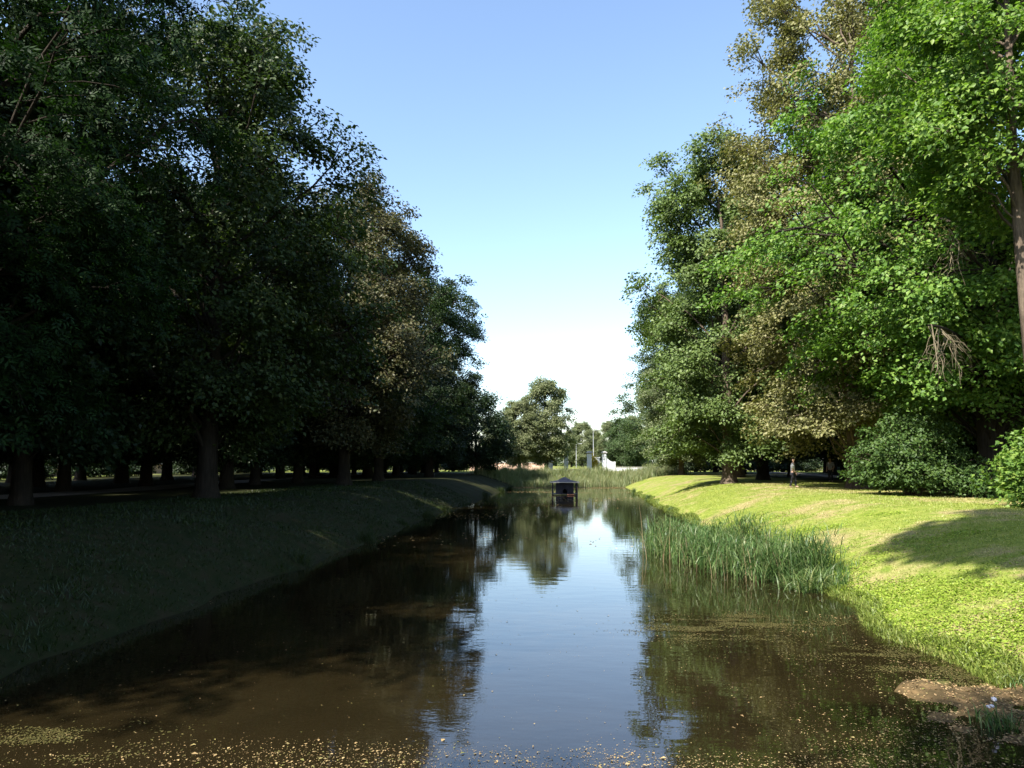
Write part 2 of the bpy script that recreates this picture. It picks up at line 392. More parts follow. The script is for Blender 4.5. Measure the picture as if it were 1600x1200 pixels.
def pt(name, kind, x, y, rz, s, label, group=None, leaf=None):
    return plant_tree(name, K[kind], (x, y, H1(x, y)), rz, s, label, "tree", group, leaf)

# sunlit bank
pt("maple_tree", "maple", 20.0, 39.0, 0.4, 1.06, "big bright green maple on a thick trunk beside the largest shrub")
pt("lime_tree", "lime", 16.4, 47.0, 1.0, 0.98, "tallest lime with olive brown foliage behind the bright maple")
pt("park_tree", "mid", 11.2, 58.0, 2.2, 1.02, "tall mid green tree with sky showing through its open rounded top")
pt("park_tree", "dark", 15.5, 66.0, 0.2, 1.0, "dark green tree on a black trunk between the olive lime and the open topped tree", leaf="green")
pt("park_tree", "mid", 16.5, 80.0, 4.2, 0.98, "mid green tree on a pale sunlit trunk along the mown bank")
pt("park_tree", "dark", 12.8, 104.0, 2.0, 1.06, "dark green tree rising above the low greyish olive tree near the reeds", leaf="green")
pt("park_tree", "grey", 12.4, 93.0, 0.0, 0.98, "low rounded greyish olive tree where the lit bank meets the reeds")
pt("park_tree", "small", 9.2, 142.0, 0.0, 1.05, "small dark tree rising behind the scooped white gate wall", leaf="green")
pt("park_tree", "stem", 16.35, 28.6, 3.0, 1.0, "tall tree with a pale smooth trunk behind the leafy bush at the lawn edge")
pt("park_tree", "dark", 27.0, 30.0, 1.0, 1.05, "dark tree shading the bush at the lawn edge from behind", leaf="green")
pt("park_tree", "mid", 21.5, 52.0, 1.0, 1.1, "tall mid green tree standing behind the olive lime")
gR = "trees standing deep in the wood behind the sunlit lawn"
rg = random.Random(5)
for (x, y) in [(24, 55), (23, 70), (24, 86), (22, 101), (33, 48), (32, 62), (33, 77), (31, 93), (34, 108), (42, 56), (41, 72), (42, 90), (32, 34), (20, 112), (43, 105), (52, 65), (52, 85)]:
    pt("woodland_tree", rg.choice(["fill", "fill", "dark", "fill2"]), x + rg.uniform(-1, 1), y + rg.uniform(-1.5, 1.5), rg.uniform(0, 6.28), rg.uniform(0.9, 1.1), "dark tree deep in the wood behind the sunlit lawn", gR)

# shaded bank
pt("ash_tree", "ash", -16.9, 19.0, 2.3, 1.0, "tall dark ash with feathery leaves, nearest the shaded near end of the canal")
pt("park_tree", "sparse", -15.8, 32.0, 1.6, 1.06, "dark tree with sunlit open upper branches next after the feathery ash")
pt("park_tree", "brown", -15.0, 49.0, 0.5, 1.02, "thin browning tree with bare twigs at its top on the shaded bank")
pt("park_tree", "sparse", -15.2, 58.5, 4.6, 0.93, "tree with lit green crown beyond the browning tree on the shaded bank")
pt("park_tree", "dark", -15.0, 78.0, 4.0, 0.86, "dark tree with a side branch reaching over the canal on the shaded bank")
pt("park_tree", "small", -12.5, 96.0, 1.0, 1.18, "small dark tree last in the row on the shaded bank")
gL = "trees standing deep in the wood behind the shaded bank"
rows = [(-20.8, 5.6), (-26.5, 6.6), (-33, 7.5), (-41, 8.5)]
for ri, (x, st) in enumerate(rows):
    y = 10 + ri * 3.0
    while y < 112:
        nv = 0.75 * x - 0.66 * y                                  # glades where sunlight reaches the bank
        if x > -27 and min(abs(nv + 38.0), abs(nv + 56.0)) < 4.2: y += st; continue
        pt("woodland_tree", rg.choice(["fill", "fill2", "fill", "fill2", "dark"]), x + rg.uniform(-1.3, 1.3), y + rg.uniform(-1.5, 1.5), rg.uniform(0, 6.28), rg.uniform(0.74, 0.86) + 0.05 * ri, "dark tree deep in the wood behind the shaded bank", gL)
        y += st
# trees round the viewer that throw the near shadows
gB = "trees on the near bank that shade the canal"
for (kd, x, y, rz, s) in [("ash", -16.8, 5.2, 1.0, 0.95), ("fill", -21, 1.0, 2.0, 1.0), ("fill2", -31, -6.0, 0.5, 1.0), ("fill", -38, 3.0, 3.0, 1.0), ("fill2", -36, -14.0, 3.6, 1.0), ("fill", -9.6, -10.6, 0.0, 1.0)]:
    pt("bank_tree", kd, x, y, rz, s, "dark tree beside the near bank, shading the canal", gB)
# far end
pt("park_tree", "far", -4.8, 124.0, 0.0, 1.0, "rounded sunlit tree on its own before the gate pillars beyond the reeds")
pt("park_tree", "far", -8.9, 121.0, 2.0, 0.76, "shorter tree leaning against the rounded tree beyond the reeds")
gF = "distant trees beyond the gate"
for (x, y, s) in [(-1.5, 235, 0.75), (1.8, 230, 0.9), (5.0, 245, 0.8), (-22, 200, 0.9), (-30, 190, 1.0), (-14, 215, 0.8), (10, 240, 0.95), (16, 225, 1.0), (24, 215, 1.0), (33, 220, 1.1)]:
    pt("distant_tree", "far", x, y, x, s, "distant tree on the skyline beyond the gate", gF)
tag(plant_tree("bank_tree", K["high"], (-0.4, -5.7, 1.45)), "tall leaning bare stemmed tree with a high crown, beside the near end of the canal", "tree")

# dead limbs hanging out of the maple
T = Tubes(); rd = np.random.default_rng(8)
def dead(p, n, L, spread):
    p = np.array(p, float)
    for _ in range(n):
        q = p + rd.normal(size=3) * spread; d = np.array([rd.normal() * 0.3, rd.normal() * 0.3, -1.0]); pts = [q]
        for k in range(7):
            d = unit(d + np.array([rd.normal() * 0.45, rd.normal() * 0.4, rd.normal() * 0.3 - 0.35])); pts.append(pts[-1] + d * L / 7)
        T.add(pts, np.linspace(0.022, 0.006, 8), 5)
        for k in (2, 4, 5):
            e = unit(np.array([rd.normal(), rd.normal() * 0.6, -0.3])); T.add([pts[k], pts[k] + e * 0.35, pts[k] + e * 0.6 + np.array([0, 0, -0.3])], [0.01, 0.007, 0.004], 4)
maple = bpy.data.objects["maple_tree"]
mb = Vector(maple.location)
def local(x, y, z):
    return np.array(Matrix.Rotation(-maple.rotation_euler.z, 3, 'Z') @ (Vector((x, y, z)) - mb))
TL = Tubes()
for tip, zs, n_, L_ in ((local(14.6, 30.6, 11.4), 8.5, 12, 2.4), (local(13.2, 29.4, 7.6), 5.5, 14, 2.3)):
    lb = bez(np.array([0, 0, zs]), np.array([tip[0] * .5, tip[1] * .5, max(zs, tip[2]) + 0.8]), tip, 25)
    TL.add(lb, np.linspace(0.17, 0.03, 25), 7)
    for q in rd.choice(np.arange(15, 25), n_): dead(lb[q] + rd.normal(size=3) * 0.02, 1, L_ * rd.uniform(0.4, 1.2), 0.03)
    link("dead_branch", T.mesh("dead_branch", DEAD), maple); T = Tubes()
link("limb", TL.mesh("limb", BARK_D), maple)

# ------------------------------------------------------------------ shrubs
def grow_shrub(seed, H, Rx, Ry, n, per, lsize, leaf="shrub", tpl="kite", crad=(0.3, 0.6)):
    rng = np.random.default_rng(seed); T = Tubes(); Cn = []; O = []
    for i in range(n):
        az = i * 2.39996; u = (i + 0.5) / n; el = math.asin(min(1, u * 0.98 + 0.02))
        r = rng.uniform(0.6, 1.22)
        out = np.array([math.cos(az), math.sin(az), 0]); c = np.array([Rx * math.cos(el) * math.cos(az) * r, Ry * math.cos(el) * math.sin(az) * r, 0.18 * H + 0.8 * H * math.sin(el) * r])
        if i % 2 == 0: T.add(bez(np.array([rng.normal() * .15, rng.normal() * .15, -0.1]), c * np.array([.35, .35, .8]), c, 6), np.linspace(0.03, 0.006, 6), 4)
        Cn.append(c); O.append(out); Cn.append(c * rng.uniform(0.55, 0.85)); O.append(out)
    Cn = np.array(Cn); O = np.array(O)
    P, D, N, L = clump_leaves(rng, Cn, O, rng.uniform(crad[0], crad[1], len(Cn)), per, lsize, 0.6)
    ok = P[:, 2] > 0.03
    return T.mesh("stem", BARK), leaves("foliage", P[ok], D[ok], N[ok], L[ok], tpl, LEAF[leaf])
def pshrub(pair, x, y, rz, s, label, group=None):
    e = empty("shrub", (x, y, H1(x, y) - 0.02), rz, s); link("stem", pair[0], e); link("foliage", pair[1], e); return tag(e, label, "shrub", group)
S1 = grow_shrub(3, 3.5, 2.6, 2.2, 170, 60, 0.16)
S2 = grow_shrub(4, 2.4, 1.8, 1.6, 90, 55, 0.16, "maple", "lobed")
S3 = grow_shrub(5, 1.3, 0.9, 0.8, 40, 30, 0.15, "shrub")
S4 = grow_shrub(6, 3.2, 3.0, 2.4, 80, 50, 0.26, "dark", crad=(0.5, 0.9))
pshrub(S1, 15.6, 37.5, 0.3, 1.0, "large rounded dark green shrub on the lawn before the thick trunk")
pshrub(S2, 15.5, 26.6, 0.9, 1.0, "bright leafy bush at the lawn edge below the pale smooth trunk")
pshrub(S3, 17.6, 35.6, 0.0, 1.0, "low straggly sapling at the foot of the thick maple trunk")
pshrub(S3, 20.6, 40.5, 2.0, 1.1, "low straggly sapling in the shade behind the thick maple trunk")
gU = "undergrowth bushes along the back of the wood"
for i in range(17):
    y = 8 + i * 6.6; pshrub(S4, -47 + rg.uniform(-2, 2), y + rg.uniform(-2, 2), rg.uniform(0, 6), rg.uniform(0.7, 1.0), "dark undergrowth bush along the back of the shaded wood", gU)
for i in range(11):
    y = 36 + i * 7.0; pshrub(S4, 46 + rg.uniform(-3, 3), y + rg.uniform(-2, 2), rg.uniform(0, 6), rg.uniform(0.7, 1.0), "dark undergrowth bush along the back of the wood behind the sunlit lawn", gU)

gV = "bushes closing the view at the far side of the wood"
for i in range(9): pshrub(S4, 19 + i * 4.2 + rg.uniform(-1, 1), 121 + rg.uniform(-3, 3), rg.uniform(0, 6), rg.uniform(0.8, 1.1), "dark bush at the far side of the wood beyond the sunlit lawn", gV)
for i in range(10): pshrub(S4, -20 - i * 3.8 + rg.uniform(-1, 1), 121 + rg.uniform(-3, 3), rg.uniform(0, 6), rg.uniform(0.8, 1.1), "dark bush at the far side of the shaded wood", gV)

# ------------------------------------------------------------------ reeds and grass
def blade_mat(name, cols, transl=0.3):
    return leaf_mat(name, cols, transl, rough=0.45, spec=0.35)
REED = blade_mat("reed_blade", [(0.035, 0.072, 0.018), (0.06, 0.112, 0.028), (0.10, 0.16, 0.045), (0.18, 0.205, 0.08)])
REED_F = blade_mat("reed_far", [(0.10, 0.14, 0.05), (0.16, 0.19, 0.08), (0.21, 0.22, 0.11), (0.26, 0.23, 0.12)])
def lawn_mat():
    m = blade_mat("grass_blade", [(0.15, 0.20, 0.03), (0.22, 0.27, 0.042), (0.28, 0.31, 0.065), (0.32, 0.31, 0.10)]); nt = m.node_tree
    big = noise(nt, 0.32, 4, 0.6, off=(3, 1, 0)); med = noise(nt, 2.2, 5, 0.65); k = mix(nt, 0.35, big, med)
    hs = next(n for n in nt.nodes if n.type == 'HUE_SAT'); src = hs.inputs["Color"].links[0].from_socket
    nt.links.new(mix(nt, ramp(nt, k, [(0.49, (0, 0, 0)), (0.6, (0.8, 0.8, 0.8))]), src, (0.46, 0.37, 0.19)), hs.inputs["Color"]); return m
GRASS = lawn_mat()
GRASS_S = blade_mat("grass_shade", [(0.016, 0.03, 0.006), (0.024, 0.042, 0.008), (0.045, 0.06, 0.014)])  # blade colour darkened to stand in for shade on the bank
WGRASS = blade_mat("waterside_blade", [(0.09, 0.14, 0.022), (0.15, 0.20, 0.034), (0.22, 0.25, 0.06)])
CLOVER = blade_mat("clover_leaf", [(0.13, 0.22, 0.022), (0.20, 0.30, 0.034), (0.27, 0.36, 0.055)])

def blades(rng, B, hgt, width, bend, seg=3, lean=None):
    """arching blades from bases B; returns quads (last one pinched)"""
    n = len(B); az = rng.random(n) * 6.283; d = np.stack([np.cos(az), np.sin(az), np.zeros(n)], 1)
    if lean is not None: d = unit(d + lean)
    s = np.stack([-d[:, 1], d[:, 0], np.zeros(n)], 1)
    a2 = rng.random(n) * 3.14; s = s * np.cos(a2)[:, None] + d * np.sin(a2)[:, None] * 0.6; s = unit(s)
    V = np.zeros((n, (seg + 1) * 2, 3))
    for k in range(seg + 1):
        t = k / seg
        c = B + np.array([0, 0, 1.0]) * (hgt * (t - 0.38 * bend * t ** 3))[:, None] + d * (hgt * bend * (0.12 * t + 0.55 * t ** 2.4))[:, None]
        w = (width * (1 - 0.92 * t ** 1.5))[:, None]
        V[:, 2 * k] = c - s * w / 2; V[:, 2 * k + 1] = c + s * w / 2
    f = np.array([(2 * k, 2 * k + 1, 2 * k + 3, 2 * k + 2) for k in range(seg)])
    F = f[None] + (np.arange(n) * (seg + 1) * 2)[:, None, None]
    if seg == 1: return V[:, [0, 1, 2]].reshape(-1, 3), np.arange(n * 3).reshape(-1, 3)
    return V.reshape(-1, 3), F.reshape(-1, 4)

def reed_clump(name, seed, pts, n, h, w, bend, mat, label, kind=None, cat="reeds", leafy=0):
    """pts: list of (x, y, radius)"""
    rng = np.random.default_rng(seed); pts = np.array(pts); i = rng.integers(0, len(pts), n)
    q = rng.normal(size=(n, 2)) * 0.55; xy = pts[i, :2] + q * pts[i, 2:3]
    z = np.maximum(height(xy[:, 0], xy[:, 1]), -0.12)
    B = np.column_stack([xy, z]); hh = h * rng.uniform(0.55, 1.15, n) * (0.85 + 0.55 * vnoise(xy[:, 0], xy[:, 1], 1.6, seed))
    V, F = blades(rng, B, hh, w * rng.uniform(0.6, 1.3, n), bend * rng.uniform(0.3, 1.4, n), 2 if kind else 4)
    if leafy:                                                     # leaves leaving the stems at different heights
        j = np.repeat(np.arange(n), leafy); m = len(j)
        B2 = B[j] + np.column_stack([rng.normal(size=(m, 2)) * 0.06, hh[j] * rng.uniform(0.1, 0.85, m)])
        V2, F2 = blades(rng, B2, rng.uniform(0.3, 0.7, m), w * rng.uniform(0.8, 1.5, m), rng.uniform(0.9, 2.4, m), 3)
        F2 = F2 + len(V); V = np.concatenate([V, V2]); F = np.concatenate([F, F2])
    c = np.array([pts[:, 0].mean(), pts[:, 1].mean(), 0]); V = V - c
    o = link(name, mesh_np(name, V, F, mat)); o.location = c
    return tag(o, label, cat, kind=kind)
reed_clump("reed_clump", 1, [(3.3, 26.5, 0.8), (3.6, 25.2, 0.9), (3.0, 28.0, 0.6), (4.2, 27.5, 0.8)], 750, 1.2, 0.018, 0.5, REED, "pale loose reeds at the tip of the clump standing furthest into the water", leafy=3)
reed_clump("reed_clump", 2, [(4.0, 23.5, 0.9), (4.6, 22.2, 1.0), (5.0, 21.0, 0.9), (4.9, 24.0, 0.9), (5.4, 22.6, 0.7), (5.6, 20.4, 0.7)], 2000, 1.35, 0.018, 0.5, REED, "dense dark green reeds with straw coloured stems, middle of the clump by the lit bank", leafy=4)
reed_clump("reed_clump", 3, [(5.35, 18.9, 0.35), (5.5, 19.4, 0.4)], 520, 1.15, 0.03, 1.5, REED, "bright arching reed tuft drooping over the water at the end of the clump")
reed_clump("reed_clump", 6, [(6.1, 18.9, 0.3), (6.3, 19.8, 0.35)], 200, 0.7, 0.02, 0.8, REED, "short thin grass tuft on the lit bank beside the drooping reeds")
DRYR = blade_mat("dead_reed", [(0.16, 0.12, 0.06), (0.28, 0.22, 0.12), (0.36, 0.29, 0.17)])
dr = reed_clump("dead_stem", 9, [(3.2, 26.5, 1.0), (4.6, 22.4, 1.3), (5.0, 21.0, 1.2), (3.8, 24.4, 1.2)], 260, 1.55, 0.016, 0.3, DRYR, "thin straw coloured dead reed stems standing among the green reeds")
mainr = bpy.data.objects["reed_clump.001"]; dr.parent = mainr; dr.location = Vector(dr.location) - mainr.location; dr["kind"] = "stuff"; del dr["label"]; del dr["category"]
fr = [(x, 96 + 4 * math.sin(x * 0.7) * 0.3 + k * 2.2, 1.3) for x in np.arange(-11.5, 13.5, 1.0) for k in range(5)]
reed_clump("reed_bed", 4, fr, 22000, 1.4, 0.05, 0.5, REED_F, "wide bed of tall pale green reeds closing the far end of the canal", "stuff")
k = 0
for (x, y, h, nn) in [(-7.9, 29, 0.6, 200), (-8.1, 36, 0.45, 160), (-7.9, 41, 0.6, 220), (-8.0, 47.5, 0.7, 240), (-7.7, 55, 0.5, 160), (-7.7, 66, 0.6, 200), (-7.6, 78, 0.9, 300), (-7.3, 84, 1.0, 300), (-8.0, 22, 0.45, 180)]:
    reed_clump("grass_tussock", 20 + k, [(x, y, 0.28)], nn, h, 0.02, 0.9, GRASS_S, "shade darkened grass tussock at the waterline of the shaded bank", cat="grass")["group"] = "grass tussocks along the shaded waterline"; k += 1
for (x, y, h, nn) in [(5.6, 62, 0.6, 200), (5.7, 48, 0.5, 200), (5.5, 76, 0.8, 260)]:
    reed_clump("grass_tussock", 20 + k, [(x, y, 0.2)], nn, h, 0.02, 0.9, REED, "green grass tussock at the waterline of the sunlit bank", cat="grass")["group"] = "grass tussocks along the sunlit waterline"; k += 1

rng = np.random.default_rng(77)
def scatter(n, x0, x1, y0, y1, dens):
    x = rng.uniform(x0, x1, n); y = y0 + (y1 - y0) * rng.random(n) ** dens
    return x, y
# mown lawn of the lit bank
x, y = scatter(150000, 5.2, 17.5, 9.0, 62.0, 1.9); d = shore(x, y)
patch = vnoise(x, y, 1.3, 12) + 0.7 * vnoise(x, y, 3.1, 13)
ok = (d > 0.05) & ((patch > -0.35) | (rng.random(len(x)) < 0.35)) & (np.hypot((x - 5.4) / 1.5, (y - 9.8) / 1.5) > 0.95); x, y = x[ok], y[ok]
V, F = blades(rng, np.column_stack([x, y, height(x, y) - 0.01]), rng.uniform(0.03, 0.085, len(x)), 0.016 + 0.0006 * y, rng.uniform(0.3, 1.5, len(x)), 1)
tag(link("lawn_grass", mesh_np("lawn_grass", V, F, GRASS)), "short mown grass with dry patches on the sunlit bank", "grass", kind="stuff")
# clover near the water
x, y = scatter(90000, 5.5, 10.5, 9.5, 34.0, 1.6); d = shore(x, y); pc = vnoise(x, y, 1.0, 15) + 0.8 * vnoise(x, y, 2.7, 16)
ok = (d > 0.1) & (pc + 0.55 - 0.32 * d > rng.normal(size=len(x)) * 0.25) & (np.hypot((x - 5.4) / 1.5, (y - 9.8) / 1.5) > 0.95); x, y = x[ok], y[ok]
P = np.column_stack([x, y, height(x, y) + rng.uniform(0.02, 0.07, len(x))]); N = unit(np.array([0, 0, 1.0]) + 0.35 * rng.normal(size=P.shape))
D = rng.normal(size=P.shape); D = unit(D - N * np.sum(D * N, 1, keepdims=True))
tag(link("clover", leaves("clover", P, D, N, rng.uniform(0.03, 0.07, len(x)), "kite", CLOVER)), "bright yellow green clover leaves along the sunlit waterside", "ground cover", kind="stuff")
# longer grass hanging over the lit waterline
x = rng.uniform(4.8, 6.8, 90000); y = 9.5 + 65 * rng.random(90000) ** 1.5; d = shore(x, y); ok = (d > -0.06) & (d < 0.35 + 0.3 * vnoise(x, y, 1.1, 19)) & (np.hypot((x - 5.4) / 1.5, (y - 9.8) / 1.5) > 0.8); x, y = x[ok], y[ok]
V, F = blades(rng, np.column_stack([x, y, np.maximum(height(x, y), -0.02) - 0.01]), rng.uniform(0.08, 0.24, len(x)), 0.012 + 0.0005 * y, rng.uniform(0.5, 1.8, len(x)), 2, np.array([-0.5, 0, 0]))
tag(link("waterside_grass", mesh_np("waterside_grass", V, F, WGRASS)), "longer yellow green grass fringing the sunlit waterline", "grass", kind="stuff")
# thin grass of the shaded bank
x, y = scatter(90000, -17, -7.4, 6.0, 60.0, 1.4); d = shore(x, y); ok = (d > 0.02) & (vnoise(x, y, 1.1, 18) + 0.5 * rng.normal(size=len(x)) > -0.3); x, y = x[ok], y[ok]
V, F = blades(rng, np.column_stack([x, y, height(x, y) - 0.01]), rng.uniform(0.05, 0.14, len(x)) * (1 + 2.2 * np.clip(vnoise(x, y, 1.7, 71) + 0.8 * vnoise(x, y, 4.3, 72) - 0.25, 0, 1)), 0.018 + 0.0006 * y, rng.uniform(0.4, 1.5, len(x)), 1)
tag(link("bank_grass", mesh_np("bank_grass", V, F, GRASS_S)), "thin shade darkened grass growing on the shaded bank", "grass", kind="stuff")

# ------------------------------------------------------------------ things floating on the water
FLOAT = leaf_mat("floating_bits", [(0.16, 0.10, 0.045), (0.27, 0.18, 0.085), (0.36, 0.26, 0.13), (0.13, 0.13, 0.03)], 0.05, rough=0.7, spec=0.2)
WEED = leaf_mat("water_weed", [(0.045, 0.045, 0.012), (0.075, 0.07, 0.018), (0.11, 0.09, 0.032)], 0.05, rough=0.6, spec=0.2)
def floaters(name, x, y, size, mat, label, cat):
    ok = shore(x, y) < -0.03; x, y, size = x[ok], y[ok], size[ok]
    P = np.column_stack([x, y, 0.004 + 0.006 * rng.random(len(x))]); N = unit(np.array([0, 0, 1.0]) + 0.06 * rng.normal(size=P.shape))
    D = rng.normal(size=P.shape); D = unit(D - N * np.sum(D * N, 1, keepdims=True))
    return tag(link(name, leaves(name, P, D, N, size, "kite", mat)), label, cat, kind="stuff")
n = 150000; x = rng.uniform(-8, 6, n); y = 6 + 14 * rng.random(n) ** 1.5
dn = np.clip(0.35 + 0.9 * vnoise(x, y, 0.9, 31) + 0.8 * vnoise(x, y, 2.2, 32) + 0.5 * vnoise(x, y, 5.0, 34), 0, 1.5)
right = np.clip((x - 1.0) / 3.5, 0, 1); nearb = 1.0 * np.clip((8.45 + 0.25 * vnoise(x, y * 0, 0.8, 33) - y) / 0.5, 0, 1) * np.clip((x + 5.5) / 3, 0.15, 1)
arc = np.exp(-((np.hypot(x - 0.8, (y - 12.5) * 0.9) - 4.2 - 0.25 * vnoise(x, y, 1.4, 35)) / 0.4) ** 2) * (x > 0) * (y < 12.5)
pr = 0.012 + 0.42 * right * dn * (y < 16) + nearb + 0.85 * arc
ok = rng.random(n) < pr
floaters("floating_debris", x[ok], y[ok], 0.012 * np.exp(0.55 * rng.normal(size=ok.sum())), FLOAT, "tan specks of seeds and leaf litter drifting on the near water", "floating debris")
cx_ = np.array([(2.6, 15.2), (3.4, 15.6), (1.9, 14.5), (2.3, 13.9), (4.2, 14.9), (3.0, 14.8), (4.9, 12.2), (5.2, 11.5), (-5.6, 8.2), (4.6, 13.0)]); n = 42000
i = rng.integers(0, len(cx_), n); x = cx_[i, 0] + rng.normal(size=n) * 0.55; y = cx_[i, 1] + rng.normal(size=n) * 0.3
ok = vnoise(x, y * 2, 3.0, 41) + 0.8 * vnoise(x, y * 2, 7.0, 42) + 0.3 * rng.normal(size=n) > 0.25
floaters("water_weed", x[ok], y[ok], rng.uniform(0.012, 0.04, ok.sum()), WEED, "olive mats of weed floating beside the reed clump", "water weed")
n = 26000; x = rng.uniform(-8, 5.6, n); y = rng.uniform(20, 94, n)
pr = np.clip(0.9 * vnoise(x * 0.45, y, 0.35, 51) + 0.7 * vnoise(x * 0.4, y, 1.1, 52) - 0.1, 0, 1) * np.clip(0.3 + (y - 30) / 60, 0, 1) + np.clip((y - 86) / 5, 0, 0.8)
ok = rng.random(n) < pr
floaters("surface_scum", x[ok], y[ok], rng.uniform(0.05, 0.14, ok.sum()), FLOAT, "thin tan scum lying on the water before the far reeds", "scum")

n = 14000; x = rng.uniform(3.9, 7.0, n); y = rng.uniform(8.2, 11.4, n); ok = (np.hypot((x - 5.4) / 1.5, (y - 9.8) / 1.5) < 1.05) & (height(x, y) > -0.01) & (vnoise(x, y, 2.2, 61) + 0.4 * rng.normal(size=n) > 0); x, y = x[ok], y[ok]
P = np.column_stack([x, y, height(x, y) + 0.006]); N = unit(np.array([0, 0, 1.0]) + 0.3 * rng.normal(size=P.shape)); D = rng.normal(size=P.shape); D = unit(D - N * np.sum(D * N, 1, keepdims=True))
tag(link("leaf_litter", leaves("leaf_litter", P, D, N, rng.uniform(0.012, 0.05, len(x)), "kite", FLOAT)), "dead leaf bits strewn over the muddy corner of the bank", "leaf litter", kind="stuff")
# flowers and stones at the muddy corner
WHITE = plain("petal_white", (0.62, 0.6, 0.62), 0.7, 0.1, 20)
def flower_plant(x, y, n, h, seed, label):
    rng = np.random.default_rng(seed); T = Tubes(); e = empty("flowering_plant", (x, y, max(0.0, H1(x, y)) - 0.02))
    hv = []; hf = []
    for k in range(n):
        a = rng.random() * 6.28; r = rng.random() * h * 0.6; top = np.array([r * math.cos(a), r * math.sin(a), h * rng.uniform(0.5, 1)])
        T.add(bez(np.zeros(3), np.array([top[0] * .2, top[1] * .2, top[2] * .7]), top, 5), np.linspace(0.006, 0.003, 5), 4)
        bm = bmesh.new(); bmesh.ops.create_icosphere(bm, subdivisions=1, radius=0.033)
        for v in bm.verts: v.co *= rng.uniform(0.7, 1.25); v.co.z *= 0.7
        me = bpy.data.meshes.new("flower_head"); bm.to_mesh(me); bm.free(); me.materials.append(WHITE)
        o = link("flower_head", me, e); o.location = top
    link("stem", T.mesh("stem", REED), e)
    q = rng.normal(size=(130, 2)) * 0.13; V, F = blades(rng, np.column_stack([q, np.zeros(130)]), rng.uniform(0.12, h * 0.95, 130), np.full(130, 0.014), rng.uniform(0.5, 1.6, 130), 3)
    link("leaf_tuft", mesh_np("leaf_tuft", V, F, REED), e)
    return tag(e, label, "plant")
flower_plant(5.25, 9.2, 7, 0.42, 1, "leafy plant with the most white flower heads at the muddy corner")
flower_plant(4.8, 9.6, 4, 0.3, 2, "sparse plant with four white flower heads on the mud")
flower_plant(5.9, 10.9, 2, 0.28, 3, "small plant with two white flower heads at the foot of the lawn")

for i, (x, y, nn) in enumerate([(5.9, 9.6, 160), (5.0, 8.5, 120), (6.2, 10.4, 140)]):
    reed_clump("grass_tussock", 60 + i, [(x, y, 0.22)], nn, 0.3, 0.016, 1.1, WGRASS, "green grass tuft growing on the muddy corner", cat="grass")["group"] = "grass tufts on the muddy corner"
# ------------------------------------------------------------------ duck house
WOOD_D = plain("dark_stained_wood", (0.018, 0.018, 0.03), 0.6, 0.3, 12, sc=(1, 1, 0.2))
ROOF = plain("roof_felt", (0.10, 0.10, 0.12), 0.8, 0.35, 6, 0.2)
TRIM = plain("weathered_trim", (0.42, 0.40, 0.36), 0.8, 0.2, 8)
PLANK = plain("reddish_plank", (0.24, 0.10, 0.06), 0.8, 0.25, 8)
def box_mesh(name, sx, sy, sz, mat, bev=0.01, off=(0, 0, 0)):
    bm = bmesh.new(); bmesh.ops.create_cube(bm, size=1.0)
    bmesh.ops.scale(bm, vec=(sx, sy, sz), verts=bm.verts); bmesh.ops.translate(bm, vec=off, verts=bm.verts)
    if bev: bmesh.ops.bevel(bm, geom=list(bm.edges), offset=bev, segments=1, affect='EDGES')
    me = bpy.data.meshes.new(name); bm.to_mesh(me); bm.free(); me.materials.append(mat); return me
dh = empty("duck_house", (-1.1, 71.5, 0), 0.05, (1.02, 1.02, 0.93))
tag(dh, "small dark duck house with a low hipped roof standing on posts in the canal", "duck house")
for sx in (-1, 1):
    for sy in (-1, 1):
        link("post", box_mesh("post", 0.11, 0.11, 1.9, WOOD_D, 0.01), dh).location = (sx * 1.08, sy * 0.95, 0.28)
link("floor", box_mesh("floor", 2.3, 2.05, 0.07, WOOD_D), dh).location = (0, 0, 0.1)
Wb, Db, Hb = 0.78, 0.7, 1.06
def wall_with_arch():
    aw, ah = 0.2, 0.26; bm = bmesh.new()
    pts = [(-Wb, 0), (-aw, 0), (-aw, ah)] + [(-aw * math.cos(t), ah + aw * math.sin(t)) for t in np.linspace(0.3, 2.84, 7)] + [(aw, ah), (aw, 0), (Wb, 0), (Wb, Hb), (-Wb, Hb)]
    f = bm.faces.new([bm.verts.new((a, 0, b)) for a, b in pts]); r = bmesh.ops.extrude_face_region(bm, geom=[f])
    bmesh.ops.translate(bm, vec=(0, 0.04, 0), verts=[v for v in r["geom"] if isinstance(v, bmesh.types.BMVert)]); bmesh.ops.recalc_face_normals(bm, faces=bm.faces)
    me = bpy.data.meshes.new("front_wall"); bm.to_mesh(me); bm.free(); me.materials.append(WOOD_D); return me
link("front_wall", wall_with_arch(), dh).location = (0, -Db, 0.136)
link("back_wall", box_mesh("back_wall", 2 * Wb, 0.04, Hb, WOOD_D, 0), dh).location = (0, Db, 0.136 + Hb / 2)
for sx in (-1, 1): link("side_wall", box_mesh("side_wall", 0.04, 2 * Db - 0.12, Hb, WOOD_D, 0), dh).location = (sx * (Wb - 0.022), 0.02, 0.136 + Hb / 2)
bm = bmesh.new()
rings = [(1.27, 1.14, 1.235), (1.27, 1.14, 1.262), (0.62, 0.56, 1.42), (0.34, 0.3, 1.60), (0.12, 0.11, 1.74)]
vr = [[bm.verts.new((sx * a, sy * b, z)) for sx, sy in ((-1, -1), (1, -1), (1, 1), (-1, 1))] for a, b, z in rings]
for p, q in zip(vr, vr[1:]):
    for j in range(4): bm.faces.new((p[j], p[(j + 1) % 4], q[(j + 1) % 4], q[j]))
bm.faces.new(vr[-1]); bm.faces.new(vr[0][::-1])
me = bpy.data.meshes.new("roof"); bm.to_mesh(me); bm.free(); me.materials.append(ROOF); roof = link("roof", me, dh)
